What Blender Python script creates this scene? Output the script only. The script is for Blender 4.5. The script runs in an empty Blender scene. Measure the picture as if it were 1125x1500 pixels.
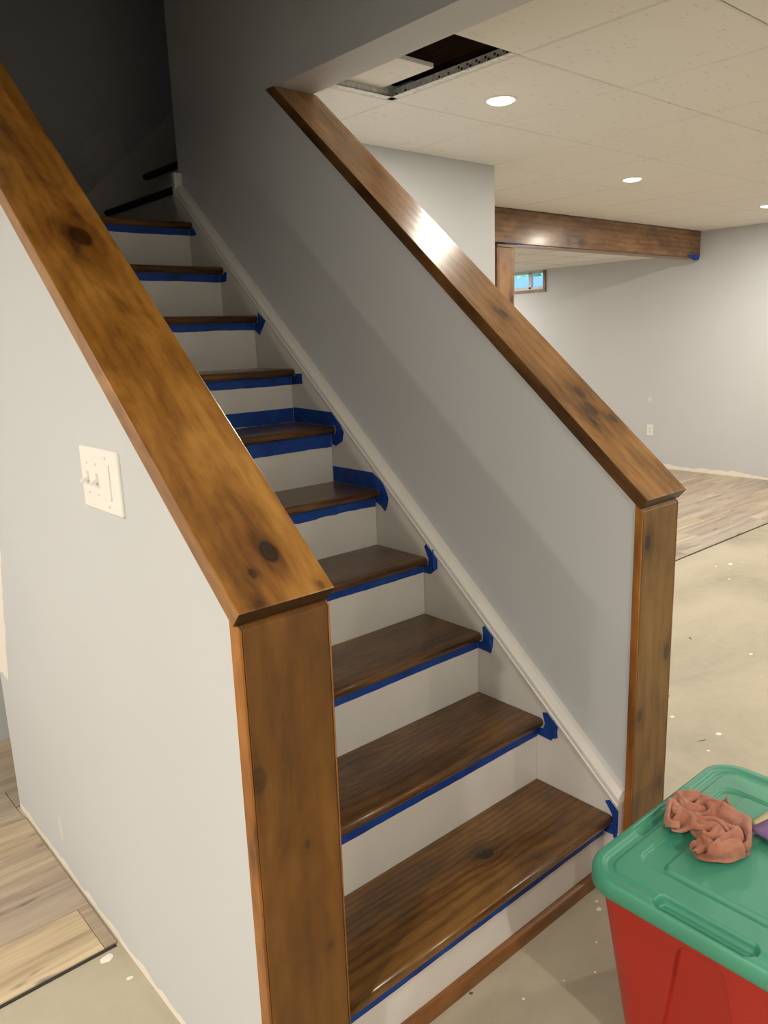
import bpy, bmesh, math, random
from mathutils import Vector, Matrix
random.seed(7)
sc = bpy.context.scene
COL = sc.collection
PI = math.pi

# ------------------------------------------------------------------ camera
cd = bpy.data.cameras.new('camera'); cam = bpy.data.objects.new('camera', cd); COL.objects.link(cam)
Rv = Vector((0.75235338, -0.65789071, -0.03382608)); Uv = Vector((0.1697339, 0.14397878, 0.97491565)); Fv = Vector((0.63651771, 0.73922252, -0.21998927))
M = Matrix((Rv, Uv, -Fv)).transposed().to_4x4(); M.translation = Vector((-1.6355, -1.0406, 1.4505)); cam.matrix_world = M
cd.sensor_fit = 'HORIZONTAL'; cd.sensor_width = 36; cd.lens = 36 * 1144.6 / 1125; cd.clip_start = .05
sc.camera = cam

# ------------------------------------------------------------------ world, exposure
w = bpy.data.worlds.new('world'); sc.world = w; w.use_nodes = True
wn = w.node_tree; bg = wn.nodes['Background']
sky = wn.nodes.new('ShaderNodeTexSky'); sky.sky_type = 'NISHITA'; sky.sun_disc = False; sky.sun_elevation = .7; sky.air_density = 1.2
wn.links.new(sky.outputs[0], bg.inputs[0]); bg.inputs[1].default_value = .62
sc.view_settings.view_transform = 'Standard'; sc.view_settings.look = 'None'; sc.view_settings.gamma = 1
sc.view_settings.use_curve_mapping = False; sc.view_settings.exposure = 0.0
LAMP_W = 30.0
LAMP_COL = (1.0, .925, .80)

ZC = 2.315          # ceiling height
# ------------------------------------------------------------------ mesh helpers
def link(name, bm, mat=None, parent=None, smooth=False, loc=None, rot=None):
    me = bpy.data.meshes.new(name); bmesh.ops.recalc_face_normals(bm, faces=bm.faces[:]); bm.to_mesh(me); bm.free()
    if mat: me.materials.append(mat)
    if smooth:
        for p in me.polygons: p.use_smooth = True
    o = bpy.data.objects.new(name, me); COL.objects.link(o)
    if parent: o.parent = parent
    if loc: o.location = loc
    if rot: o.rotation_euler = rot
    return o
def empty(name, loc=(0, 0, 0), parent=None):
    o = bpy.data.objects.new(name, None); COL.objects.link(o); o.location = loc; o.empty_display_size = .05
    if parent: o.parent = parent
    return o
def tag(o, label=None, cat=None, group=None, kind=None):
    if label: o['label'] = label
    if cat: o['category'] = cat
    if group: o['group'] = group
    if kind: o['kind'] = kind
    return o
def bev(bm, w, seg=2, edges=None):
    bmesh.ops.bevel(bm, geom=(edges or bm.edges[:]), offset=w, segments=seg, profile=.5, affect='EDGES', clamp_overlap=True)
def box(bm, x0, x1, y0, y1, z0, z1, b=0, seg=2):
    t = bmesh.new() if b else bm
    vs = [t.verts.new((x, y, z)) for x in (x0, x1) for y in (y0, y1) for z in (z0, z1)]
    for f in ((0, 1, 3, 2), (4, 6, 7, 5), (0, 4, 5, 1), (2, 3, 7, 6), (0, 2, 6, 4), (1, 5, 7, 3)): t.faces.new([vs[i] for i in f])
    if b:
        bmesh.ops.recalc_face_normals(t, faces=t.faces[:]); bev(t, b, seg); me = bpy.data.meshes.new('tmp'); t.to_mesh(me); t.free(); bm.from_mesh(me); bpy.data.meshes.remove(me)
    return bm
def mbox(name, x0, x1, y0, y1, z0, z1, mat, parent=None, b=0, center=True):
    """box whose object origin is at its middle (or at the given parent's frame when center is False)"""
    c = Vector(((x0+x1)/2, (y0+y1)/2, (z0+z1)/2)) if center else Vector((0, 0, 0))
    bm = box(bmesh.new(), x0-c.x, x1-c.x, y0-c.y, y1-c.y, z0-c.z, z1-c.z, b)
    return link(name, bm, mat, parent, loc=c)
def prism(pts, a0, a1, ax='x', bm=None):
    """extrude a polygon; ax x: pts are (y,z); ax y: (x,z); ax z: (x,y)"""
    bm = bm or bmesh.new()
    mk = {'x': lambda p, a: (a, p[0], p[1]), 'y': lambda p, a: (p[0], a, p[1]), 'z': lambda p, a: (p[0], p[1], a)}[ax]
    A = [bm.verts.new(mk(p, a0)) for p in pts]; B = [bm.verts.new(mk(p, a1)) for p in pts]; n = len(pts)
    bm.faces.new(A); bm.faces.new(B[::-1])
    for i in range(n): bm.faces.new((A[i], A[(i+1) % n], B[(i+1) % n], B[i]))
    return bm

# ------------------------------------------------------------------ node helpers
class NT:
    def __init__(s, name):
        s.m = bpy.data.materials.new(name); s.m.use_nodes = True; s.t = s.m.node_tree; s.n = s.t.nodes; s.l = s.t.links
        s.b = s.n['Principled BSDF']
    def new(s, typ, **k):
        nd = s.n.new(typ)
        for a, v in k.items(): setattr(nd, a, v)
        return nd
    def put(s, sock, v):
        if isinstance(v, bpy.types.NodeSocket): s.l.new(v, sock)
        elif v is not None: sock.default_value = v
    def math(s, op, a, b=None, c=None, clamp=False):
        nd = s.new('ShaderNodeMath', operation=op, use_clamp=clamp); s.put(nd.inputs[0], a); s.put(nd.inputs[1], b); s.put(nd.inputs[2], c); return nd.outputs[0]
    def sep(s, v): nd = s.new('ShaderNodeSeparateXYZ'); s.put(nd.inputs[0], v); return nd.outputs
    def comb(s, x, y, z): nd = s.new('ShaderNodeCombineXYZ'); s.put(nd.inputs[0], x); s.put(nd.inputs[1], y); s.put(nd.inputs[2], z); return nd.outputs[0]
    def obj(s): return s.new('ShaderNodeTexCoord').outputs['Object']
    def pos(s): return s.new('ShaderNodeNewGeometry').outputs['Position']
    def rnd(s): return s.new('ShaderNodeObjectInfo').outputs['Random']
    def map(s, v, sc=(1, 1, 1), lo=(0, 0, 0)):
        nd = s.new('ShaderNodeMapping'); s.put(nd.inputs[0], v); nd.inputs['Scale'].default_value = sc; s.put(nd.inputs['Location'], lo); return nd.outputs[0]
    def noise(s, v, scale=5, det=3, rough=.5, dist=0):
        nd = s.new('ShaderNodeTexNoise'); s.put(nd.inputs['Vector'], v); nd.inputs['Scale'].default_value = scale; nd.inputs['Detail'].default_value = det
        nd.inputs['Roughness'].default_value = rough; nd.inputs['Distortion'].default_value = dist; return nd.outputs[0]
    def ramp(s, f, stops, mode='LINEAR'):
        nd = s.new('ShaderNodeValToRGB'); s.put(nd.inputs[0], f); r = nd.color_ramp; r.interpolation = mode
        while len(r.elements) < len(stops): r.elements.new(.5)
        for e, (p, c) in zip(r.elements, stops): e.position = p; e.color = (*c, 1) if len(c) == 3 else c
        return nd.outputs[0]
    def mix(s, f, a, b, mode='MIX'):
        nd = s.new('ShaderNodeMix', data_type='RGBA', blend_type=mode); s.put(nd.inputs[0], f)
        for k, v in ((6, a), (7, b)): s.put(nd.inputs[k], (*v, 1) if isinstance(v, tuple) and len(v) == 3 else v)
        return nd.outputs[2]
    def rng(s, v, a, b, c=0., d=1., sm=True):
        nd = s.new('ShaderNodeMapRange', interpolation_type='SMOOTHSTEP' if sm else 'LINEAR'); s.put(nd.inputs[0], v)
        for i, q in enumerate((a, b, c, d)): nd.inputs[i+1].default_value = q
        return nd.outputs[0]
    def bump(s, h, strength=.2, dist=.01):
        nd = s.new('ShaderNodeBump'); s.put(nd.inputs['Height'], h); nd.inputs['Strength'].default_value = strength; nd.inputs['Distance'].default_value = dist
        s.l.new(nd.outputs[0], s.b.inputs['Normal'])
    def out(s, col, rough=.5, spec=.5, metal=0, coat=0, coatr=.1):
        s.put(s.b.inputs['Base Color'], (*col, 1) if isinstance(col, tuple) else col); s.put(s.b.inputs['Roughness'], rough)
        s.b.inputs['Specular IOR Level'].default_value = spec; s.b.inputs['Metallic'].default_value = metal
        s.b.inputs['Coat Weight'].default_value = coat; s.b.inputs['Coat Roughness'].default_value = coatr
        return s.m
def plain(name, col, rough=.5, spec=.5, metal=0, coat=0, var=.04, scale=30):
    t = NT(name); n = t.noise(t.obj(), scale, 3)
    f = t.rng(n, .3, .7, 1-var, 1+var, False); c = t.mix(1., col, t.comb(f, f, f), 'MULTIPLY')
    return t.out(c, rough, spec, metal, coat)

def wood(name, dark, mid, light, grain='y', across='x', knots=(), gloss=.3, blotch=1.0, ringf=55, coat=.35, rand=True, off=.05, fine=.5, phase=0., ringa=1.):
    """stained pine; coordinates are the board's own. knots: (across, along, size, strength)"""
    t = NT(name); X = t.sep(t.obj()); ix = dict(x=0, y=1, z=2)
    third = ({'x', 'y', 'z'} - {grain, across}).pop()
    u, v, q = X[ix[across]], X[ix[grain]], X[ix[third]]
    r = t.math('MULTIPLY_ADD', t.rnd(), 37.0, phase) if rand else phase + .37
    vr = t.math('ADD', v, r)
    P = t.comb(u, vr, q)
    warp = t.noise(t.map(P, (5, 1.6, 5)), 1.0, 2, .5)
    u1 = t.math('ADD', u, t.math('MULTIPLY', t.math('SUBTRACT', warp, .5), .05))
    dk = None; halo = None; kr = None
    for (ku, kv, s, st) in knots:
        a = t.math('SUBTRACT', u, ku); b = t.math('SUBTRACT', v, kv)
        wob = t.math('MULTIPLY_ADD', warp, .5, .75)
        d = t.math('MULTIPLY', t.math('SQRT', t.math('ADD', t.math('POWER', t.math('ABSOLUTE', a), 2), t.math('POWER', t.math('ABSOLUTE', t.math('DIVIDE', b, 1.45)), 2))), 1.0/s)
        g = t.math('EXPONENT', t.math('MULTIPLY', t.math('POWER', t.math('MULTIPLY', d, .42), 2), -1))
        u1 = t.math('SUBTRACT', u1, t.math('MULTIPLY', t.math('MULTIPLY', a, g), .85))
        core = t.math('MULTIPLY', t.rng(t.math('MULTIPLY', d, wob), 1.15, .75), st)
        rings = t.math('MULTIPLY', t.math('MULTIPLY_ADD', t.math('SINE', t.math('MULTIPLY', d, 11)), .12, .88), 1.0)
        core = t.math('MULTIPLY', core, rings)
        hh = t.math('MULTIPLY', t.math('MULTIPLY', g, t.math('MULTIPLY_ADD', warp, .9, .05)), st)
        dk = core if dk is None else t.math('MAXIMUM', dk, core); halo = hh if halo is None else t.math('MAXIMUM', halo, hh)
    w_ = t.math('ADD', t.math('ADD', q, off), t.math('MULTIPLY', t.noise(t.comb(0, t.math('MULTIPLY', vr, 1.3), 0), 1.0, 1), .05))
    rad = t.math('SQRT', t.math('ADD', t.math('MULTIPLY', u1, u1), t.math('MULTIPLY', w_, w_)))
    jit = t.math('MULTIPLY', t.noise(t.map(P, (30, 2, 30)), 1.0, 2), 2.2)
    ring = t.math('MULTIPLY_ADD', t.math('SINE', t.math('MULTIPLY_ADD', rad, ringf*6.283, jit)), .5, .5)
    ring = t.math('POWER', ring, 2.2)
    fib = t.noise(t.map(P, (420, 9, 420)), 1.0, 3, .6)
    bl = t.noise(t.map(P, (9, 3.2, 9)), 1.0, 4, .62, .4)
    bl2 = t.noise(t.map(P, (38, 12, 38)), 1.0, 3, .6)
    f = t.math('MULTIPLY_ADD', t.math('SUBTRACT', bl, .5), 1.9*blotch, .52)
    f = t.math('MULTIPLY_ADD', t.math('SUBTRACT', bl2, .5), .55*blotch, f)
    f = t.math('MULTIPLY_ADD', t.math('SUBTRACT', ring, .25), -.34*fine*ringa, f)
    f = t.math('MULTIPLY_ADD', t.math('SUBTRACT', fib, .5), .75*fine, f)
    if halo is not None: f = t.math('MULTIPLY_ADD', halo, -1.05, f)
    col = t.ramp(f, [(0, dark), (.5, mid), (1, light)])
    if dk is not None: col = t.mix(dk, col, tuple(c*.16 for c in dark))
    t.bump(t.math('ADD', t.math('MULTIPLY', fib, .5), ring), .06, .002)
    return t.out(col, t.rng(fib, .3, .7, gloss, gloss+.09, False), .5, 0, coat, .18)

# ------------------------------------------------------------------ materials
def paint(name, col, primer=None):
    t = NT(name); P = t.pos(); n = t.noise(P, 260, 2); n2 = t.noise(P, 1.3, 3)
    f = t.rng(n2, .3, .7, .975, 1.02, False); c = t.mix(1., col, t.comb(f, f, f), 'MULTIPLY')
    h = t.math('MULTIPLY', n, 1.0)
    if primer:
        mask = primer(t, P)
        c = t.mix(mask, c, (.86, .80, .72)); h = t.math('MULTIPLY_ADD', mask, .8, h)
    t.bump(h, .05, .002)
    return t.out(c, .52, .35)
WALLC = (.585, .60, .625)
def primer_left(t, P):
    x, y, z = t.sep(P)
    n = t.noise(t.comb(0, t.math('MULTIPLY', y, 9), t.math('MULTIPLY', z, 3)), 1.0, 3)
    low = t.rng(t.math('SUBTRACT', z, t.math('MULTIPLY_ADD', n, .055, -.008)), .004, -.001)
    n3 = t.noise(t.comb(0, t.math('MULTIPLY', y, 22), t.math('MULTIPLY', z, 9)), 1.0, 2)
    edge = t.math('ADD', t.math('MULTIPLY_ADD', t.math('SUBTRACT', z, .45), -.30, 1.392), t.math('MULTIPLY', t.math('SUBTRACT', n3, .5), .05))
    up = t.math('MULTIPLY', t.math('GREATER_THAN', y, edge), t.math('GREATER_THAN', z, t.math('MULTIPLY_ADD', n3, .03, .462)))
    s1 = t.rng(t.math('ADD', t.math('POWER', t.math('ABSOLUTE', t.math('MULTIPLY', t.math('SUBTRACT', y, 1.05), 60)), 2), t.math('POWER', t.math('ABSOLUTE', t.math('MULTIPLY', t.math('SUBTRACT', z, .135), 22)), 2)), 1.2, .3)
    return t.math('MAXIMUM', t.math('MAXIMUM', low, up), t.math('MULTIPLY', s1, .35))
def primer_far(t, P):
    x, y, z = t.sep(P)
    n = t.noise(t.comb(0, t.math('MULTIPLY', y, 4), t.math('MULTIPLY', z, 3)), 1.0, 3)
    low = t.rng(t.math('SUBTRACT', z, t.math('MULTIPLY_ADD', n, .11, -.015)), .006, -.002)
    s1 = t.rng(t.math('ADD', t.math('POWER', t.math('ABSOLUTE', t.math('MULTIPLY', t.math('SUBTRACT', y, 3.31), 38)), 2), t.math('POWER', t.math('ABSOLUTE', t.math('MULTIPLY', t.math('SUBTRACT', z, .712), 32)), 2)), 1.2, .4)
    return t.math('MAXIMUM', low, t.math('MULTIPLY', s1, .45))
def primer_stair(t, P):
    x, y, z = t.sep(P)
    e = t.math('ADD', t.math('POWER', t.math('ABSOLUTE', t.math('MULTIPLY', t.math('SUBTRACT', x, .13), 9)), 2), t.math('POWER', t.math('ABSOLUTE', t.math('MULTIPLY', t.math('SUBTRACT', z, 2.36), 6)), 2))
    return t.math('MULTIPLY', t.rng(t.math('ADD', e, t.math('MULTIPLY_ADD', t.noise(P, 6, 3), 2.2, -1.1)), 1.0, .8), .3)
m_wall = paint('wall_paint', WALLC)
m_wall_l = paint('wall_paint_left', WALLC, primer_left)
m_wall_f = paint('wall_paint_far', WALLC, primer_far)
m_wall_s = paint('wall_paint_stair', WALLC, primer_stair)
m_trim = plain('white_trim_paint', (.74, .725, .695), .38, .5, var=.025, scale=9)
m_white_plastic = plain('white_plastic', (.86, .84, .80), .32, .5, var=.01)
m_dark = plain('dark_gap', (.03, .028, .025), .8)
m_steel = plain('galvanised_steel', (.72, .71, .68), .45, .5, .05, var=.25, scale=60)
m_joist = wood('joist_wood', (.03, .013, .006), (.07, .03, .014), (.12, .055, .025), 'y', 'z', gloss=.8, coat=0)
m_screw = plain('screw_paint', (.7, .68, .64), .4)

# caps and posts: warm orange stain
D1, M1, L1 = (.085, .028, .004), (.27, .112, .017), (.46, .225, .045)
m_cap_l = wood('cap_wood_left', D1, M1, L1, 'y', 'x', [(-.99, .095, .0165, 1.0), (-1.037, .063, .007, .7), (-.985, .945, .024, .75), (-1.052, .008, .006, .4), (-.937, .012, .006, .5)], gloss=.27, blotch=1.15, ringf=38, rand=False, off=.09, phase=1.3, ringa=.6)
m_cap_r = wood('cap_wood_right', D1, (.34, .155, .038), (.56, .30, .10), 'y', 'x', [(.125, .70, .013, .75), (.120, .305, .019, .7), (.138, .368, .017, .68), (.172, .262, .012, .7), (.085, .26, .009, .6)], gloss=.25, blotch=.85, ringf=38, rand=False, off=.08, phase=7.7, ringa=.7)
D2, M2, L2 = (.05, .022, .005), (.19, .092, .022), (.33, .18, .055)
m_post_l = wood('post_wood_left', D2, (.145, .058, .007), (.24, .108, .018), 'z', 'x', [(-1.075, .775, .018, .45), (-.99, .62, .006, .5), (-.955, .4, .006, .4)], gloss=.45, blotch=.7, ringf=26, rand=False, off=.09, phase=4.4, coat=.0, ringa=.45)
m_post_r = wood('post_wood_right', D2, (.205, .108, .028), (.34, .195, .062), 'z', 'x', [(.052, .936, .013, .75), (.168, .615, .016, .55), (.046, .475, .012, .5), (.165, .24, .012, .35)], gloss=.45, blotch=.6, ringf=26, rand=False, off=.09, phase=9.1, coat=.0, ringa=.4)
m_post_side = wood('post_side_wood', (.11, .035, .005), (.28, .10, .014), (.42, .17, .03), 'z', 'y', gloss=.4, blotch=1.3, coat=.15)
m_far_wood = wood('beam_wood', (.06, .026, .008), (.20, .098, .036), (.35, .19, .08), 'x', 'z', [(-.705, .075, .012, .6), (-.075, .085, .016, .7), (-.065, -.083, .014, .7), (.44, -.02, .02, .35), (-.68, -.055, .016, .35)], gloss=.33, blotch=.9, ringf=26, rand=False)
m_far_post = wood('support_post_wood', (.06, .026, .008), (.26, .13, .05), (.40, .22, .095), 'z', 'x', [(.075, .68, .02, .8), (.05, .55, .02, .4)], gloss=.33, blotch=.8, rand=False)
m_shoe = wood('shoe_wood', (.06, .02, .004), (.20, .08, .018), (.30, .13, .03), 'x', 'z', gloss=.35)
# treads
D3, M3, L3 = (.032, .012, .0022), (.125, .053, .009), (.25, .12, .026)
m_tread = wood('tread_wood', D3, M3, L3, 'x', 'y', gloss=.25, blotch=.75, ringf=60, coat=.22, fine=.75)
m_tread1 = wood('tread_wood_lowest', D3, (.135, .058, .009), (.27, .135, .028), 'x', 'y', [(.128, .102, .017, .7)], gloss=.25, blotch=.75, ringf=60, coat=.22, rand=False, phase=2.2, fine=.75)
m_tread2 = wood('tread_wood_second', D3, M3, L3, 'x', 'y', [(.185, -.052, .030, .18)], gloss=.25, blotch=.75, ringf=60, coat=.22, rand=False, phase=5.6, fine=.75)

m_tread_dark = plain('dark_upper_tread', (.012, .007, .004), .6, .3)  # near-black upper treads, much darker than the flight below
def tape_mat():
    t = NT('blue_masking_tape'); n = t.noise(t.pos(), 14, 4, .7); n2 = t.noise(t.pos(), 90, 3)
    c = t.ramp(n, [(.28, (.006, .03, .16)), (.5, (.008, .055, .34)), (.66, (.012, .085, .36)), (.8, (.03, .13, .33))])
    t.bump(n2, .35, .003); return t.out(c, .55, .35)
m_tape = tape_mat()

def concrete():
    t = NT('concrete'); P = t.pos()
    a = t.noise(t.map(P, (.8, 1.3, 1)), 1.4, 5, .6, .6); b = t.noise(P, 22, 5, .7)
    c = t.ramp(t.math('MULTIPLY_ADD', b, .22, a), [(.38, (.30, .27, .205)), (.58, (.405, .36, .275)), (.8, (.48, .43, .335))])
    v = t.new('ShaderNodeTexVoronoi', feature='F1'); t.put(v.inputs['Vector'], t.map(P, (1, 1, 0))); v.inputs['Scale'].default_value = 11
    rr = t.sep(v.outputs['Color'])
    sz = t.rng(rr[0], .55, 1.0, 0.0, .055, False); dn = t.math('MULTIPLY_ADD', t.math('SUBTRACT', t.noise(P, 150, 2), .5), .05, v.outputs['Distance'])
    sp = t.math('LESS_THAN', dn, sz); sp = t.math('MULTIPLY', sp, t.math('GREATER_THAN', rr[1], .35))
    c = t.mix(sp, c, (.78, .74, .66))
    v2 = t.new('ShaderNodeTexVoronoi', feature='F1'); t.put(v2.inputs['Vector'], t.map(P, (1, 1, 0), (3.3, 1.7, 0))); v2.inputs['Scale'].default_value = 5
    dk = t.math('LESS_THAN', t.math('MULTIPLY_ADD', t.math('SUBTRACT', t.noise(P, 90, 2), .5), .04, v2.outputs['Distance']), .022)
    c = t.mix(t.math('MULTIPLY', dk, .7), c, (.12, .09, .06))
    t.bump(b, .12, .004)
    return t.out(c, t.rng(a, .3, .7, .5, .62, False), .4)
m_conc = concrete()

def plank_mat():
    t = NT('vinyl_plank'); X = t.sep(t.obj()); r = t.rnd()
    P = t.comb(t.math('MULTIPLY_ADD', r, 51., X[0]), X[1], r)
    a = t.noise(t.map(P, (1.2, 14, 1)), 1.0, 4, .6, .8); b = t.noise(t.map(P, (6, 90, 1)), 1.0, 3, .6); k = t.noise(t.map(P, (2.5, 8, 1)), 1.6, 2)
    f = t.math('MULTIPLY_ADD', t.math('SUBTRACT', b, .5), .45, a)
    base = t.ramp(f, [(.25, (.26, .21, .165)), (.45, (.40, .34, .27)), (.6, (.49, .425, .335)), (.78, (.58, .52, .43))])
    tint = t.new('ShaderNodeObjectInfo').outputs['Color']
    c = t.mix(1., base, tint, 'MULTIPLY'); c = t.mix(t.rng(k, .68, .74), c, (.16, .12, .10))
    t.bump(b, .1, .002); return t.out(c, .42, .4)
m_plank = plank_mat()
m_plank_tan = None

def tile_mat():
    t = NT('ceiling_tile'); P = t.pos()
    v = t.new('ShaderNodeTexVoronoi', feature='F1'); wp = t.map(P, (1, 1, 0)); nz = t.noise(P, 18, 2)
    q = t.sep(P); wv = t.comb(t.math('MULTIPLY_ADD', nz, .02, t.math('MULTIPLY', q[0], 1)), t.math('MULTIPLY', q[1], 1), 0)
    t.put(v.inputs['Vector'], t.map(wv, (20, 85, 1))); v.inputs['Scale'].default_value = 1.0
    cc = t.sep(v.outputs['Color'])
    fis = t.math('MULTIPLY', t.math('LESS_THAN', v.outputs['Distance'], t.rng(cc[0], .3, 1, 0., .34, False)), t.math('GREATER_THAN', cc[1], .45))
    g = t.noise(P, 420, 2)
    c = t.mix(t.math('MULTIPLY', fis, .34), (.79, .77, .725), (.45, .42, .38))
    t.bump(t.math('SUBTRACT', t.math('MULTIPLY', g, .3), fis), .35, .002); return t.out(c, .85, .2)
m_tile = tile_mat()
m_grid = plain('grid_bar_paint', (.38, .36, .33), .6)

def lens_mat():
    t = NT('lamp_lens'); t.out((.9, .9, .88), .4); t.put(t.b.inputs['Emission Color'], (1., .86, .66, 1)); t.b.inputs['Emission Strength'].default_value = 9; return t.m
m_lens = lens_mat()
m_green = plain('green_plastic', (.05, .31, .20), .5, 1.0, var=.03, scale=5)
m_red = plain('red_plastic', (.43, .024, .013), .36, .45, var=.04, scale=5)
def rag_mat():
    t = NT('rag_cloth'); P = t.obj(); n = t.noise(P, 14, 4, .6); f = t.noise(P, 420, 2); st = t.noise(P, 32, 3)
    c = t.ramp(n, [(.3, (.34, .11, .068)), (.5, (.46, .20, .135)), (.72, (.54, .28, .20))])
    c = t.mix(t.rng(st, .6, .72, 0, .4), c, (.33, .09, .05))
    t.bump(t.math('ADD', f, t.math('MULTIPLY', st, 1.2)), .3, .0015)
    t.b.inputs['Sheen Weight'].default_value = .25; return t.out(c, .9, .15)
m_rag = rag_mat()
m_purple = plain('purple_paper', (.20, .11, .28), .6, .3)
m_cream = plain('cream_paper', (.72, .62, .38), .7, .3)

# ------------------------------------------------------------------ room structure
S = .8513                              # slope of the flight
CT = .033                              # cap board thickness
capz = lambda y, z0: z0 + S*y
ZL, ZR = 1.1253, 1.1138                # cap top height at y = 0
vth = CT*math.hypot(1, S)              # vertical thickness of the cap
HB = 2.294                             # underside of the wall headers over the caps
def st(o, lab=None): return tag(o, lab, kind='structure')

floor = st(link('floor', box(bmesh.new(), -5.4, 6.1, -4.2, 7.2, -.1, 0), m_conc))

xw = -1.073                            # outer face of the left knee wall
yl = (HB - (ZL - vth))/S
pts = [(-.04, 0), (-.04, capz(-.04, ZL)-vth-.001), (yl, HB), (.3, HB), (.3, 4.7), (1.465, 4.7), (1.465, 0)]
st(link('wall_stair_left', prism(pts, xw, -.925), m_wall_l))
yr = (HB - (ZR - vth))/S
pts = [(-.04, 0), (-.04, capz(-.04, ZR)-vth-.001), (yr, HB), (.3, HB), (.3, 4.7), (2.13, 4.7), (2.13, 0)]
st(link('wall_stair_right', prism(pts, .03, .19), m_wall))
# stairwell box above and behind
st(mbox('wall_stairwell_left', xw, -.925, 1.465, 3.2, 1.25, 4.7, m_wall))
st(mbox('wall_stairwell_back', xw, 1.63, 3.05, 3.2, 0, 4.7, m_wall_s))
st(mbox('wall_stairwell_front', xw, .19, .15, .3, HB+.05, 4.7, m_wall))
st(mbox('wall_stairwell_right', 1.48, 1.6295, 2.13, 3.05, 1.0, 4.7, m_wall))
st(mbox('wall_stairwell_inner', .19, 1.63, 1.98, 2.13, ZC+.4, 4.7, m_wall))
st(mbox('ceiling_stairwell', xw-.1, 1.7, .1, 3.3, 4.7, 4.8, m_wall))
st(mbox('wall_back', .19, 1.788, 1.93, 2.13, 0, ZC+.4, m_wall))
st(mbox('wall_back_side', 1.63, 1.788, 2.13, 7.0, 0, ZC+.4, m_wall))
st(mbox('wall_left_back', -5.2, -.925, 1.99, 2.13, 0, ZC+.3, m_wall))
st(mbox('wall_left', -5.4, -5.2, -4.2, 2.13, 0, ZC+.4, m_wall))
st(mbox('wall_front', -5.4, 6.1, -4.2, -4.0, 0, ZC+.4, m_wall))
st(mbox('wall_far_end', 1.6, 6.1, 7.0, 7.2, 0, ZC+.4, m_wall))
XF = 5.806
WY0, WY1, WZ0, WZ1 = 4.69, 5.62, 1.905, 2.105
bm = bmesh.new()
box(bm, XF, XF+.25, -4.2, WY0, 0, 2.8); box(bm, XF, XF+.25, WY1, 7.2, 0, 2.8); box(bm, XF, XF+.25, WY0, WY1, 0, WZ0); box(bm, XF, XF+.25, WY0, WY1, WZ1, 2.8)
st(link('wall_right', bm, m_wall_f))

# window: white sash in a wooden casing, basement hopper size
win = st(empty('window_1', (XF, (WY0+WY1)/2, WZ0)))
def wpart(name, y0, y1, z0, z1, x0, x1, mat, b=.002):
    c = win.location
    return link(name, box(bmesh.new(), x0-c.x, x1-c.x, y0-c.y, y1-c.y, z0-c.z, z1-c.z, b), mat, win)
m_casing = wood('casing_wood', (.07, .03, .01), (.22, .11, .04), (.34, .18, .075), 'y', 'z', gloss=.4)
wpart('casing_board', WY0-.035, WY1+.035, WZ0-.028, WZ0, XF-.018, XF+.03, m_casing)
wpart('casing_board', WY0-.035, WY0, WZ0, WZ1+.003, XF-.018, XF+.03, m_casing)
wpart('casing_board', WY1, WY1+.035, WZ0, WZ1+.003, XF-.018, XF+.03, m_casing)
m_vinyl = plain('window_vinyl', (.78, .78, .77), .35)
wpart('window_sill', WY0, WY1, WZ0, WZ0+.012, XF+.0, XF+.12, m_vinyl)
for a, b_ in ((WY0, WY0+.02), (4.945, 4.985), (WY1-.02, WY1)): wpart('window_frame', a, b_, WZ0+.012, WZ1, XF+.10, XF+.14, m_vinyl)
wpart('window_frame', WY0, WY1, WZ0+.012, WZ0+.04, XF+.10, XF+.14, m_vinyl)
wpart('window_frame', WY0, WY1, WZ1-.012, WZ1, XF+.10, XF+.14, m_vinyl)
t = NT('window_glass'); t.out((1., 1., 1.), 0.0, .5); t.b.inputs['Transmission Weight'].default_value = 1; t.b.inputs['IOR'].default_value = 1.03
m_glass = t.m
wpart('pane', WY0+.02, 4.945, WZ0+.04, WZ1-.012, XF+.118, XF+.122, m_glass, 0)
wpart('pane', 4.985, WY1-.02, WZ0+.04, WZ1-.012, XF+.118, XF+.122, m_glass, 0)
# outside
m_blue = plain('blue_pool_wall', (.27, .50, .85), .5, var=.1, scale=4)
m_leaf = plain('hedge_green', (.30, .58, .36), .7, var=.5, scale=9)
pool = link('pool_wall', prism([(11, -2), (11.3, -2), (11.3, 24), (11, 24)], 1.2, 2.47, 'z'), m_blue)
tag(pool, 'blue wall of a pool seen outdoors through the small basement window', 'pool')
st(link('ground', box(bmesh.new(), 6.06, 20, -3, 25, 1.1, 1.2), plain('grass_ground', (.12, .2, .07), .9, var=.3)))
bm = bmesh.new()
for i in range(170):
    c = Vector((random.uniform(12.0, 13.4), random.uniform(5, 20), random.uniform(1.5, 3.4))); s = random.uniform(.25, .6)
    mt = Matrix.Translation(c) @ Matrix.Diagonal((s, s, s*.8, 1))
    bmesh.ops.create_icosphere(bm, subdivisions=2, radius=1, matrix=mt)
for v in bm.verts: v.co += Vector([random.uniform(-.06, .06) for _ in range(3)])
tag(link('hedge', bm, m_leaf), 'green hedge outdoors behind the blue pool wall', 'hedge')

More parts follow.
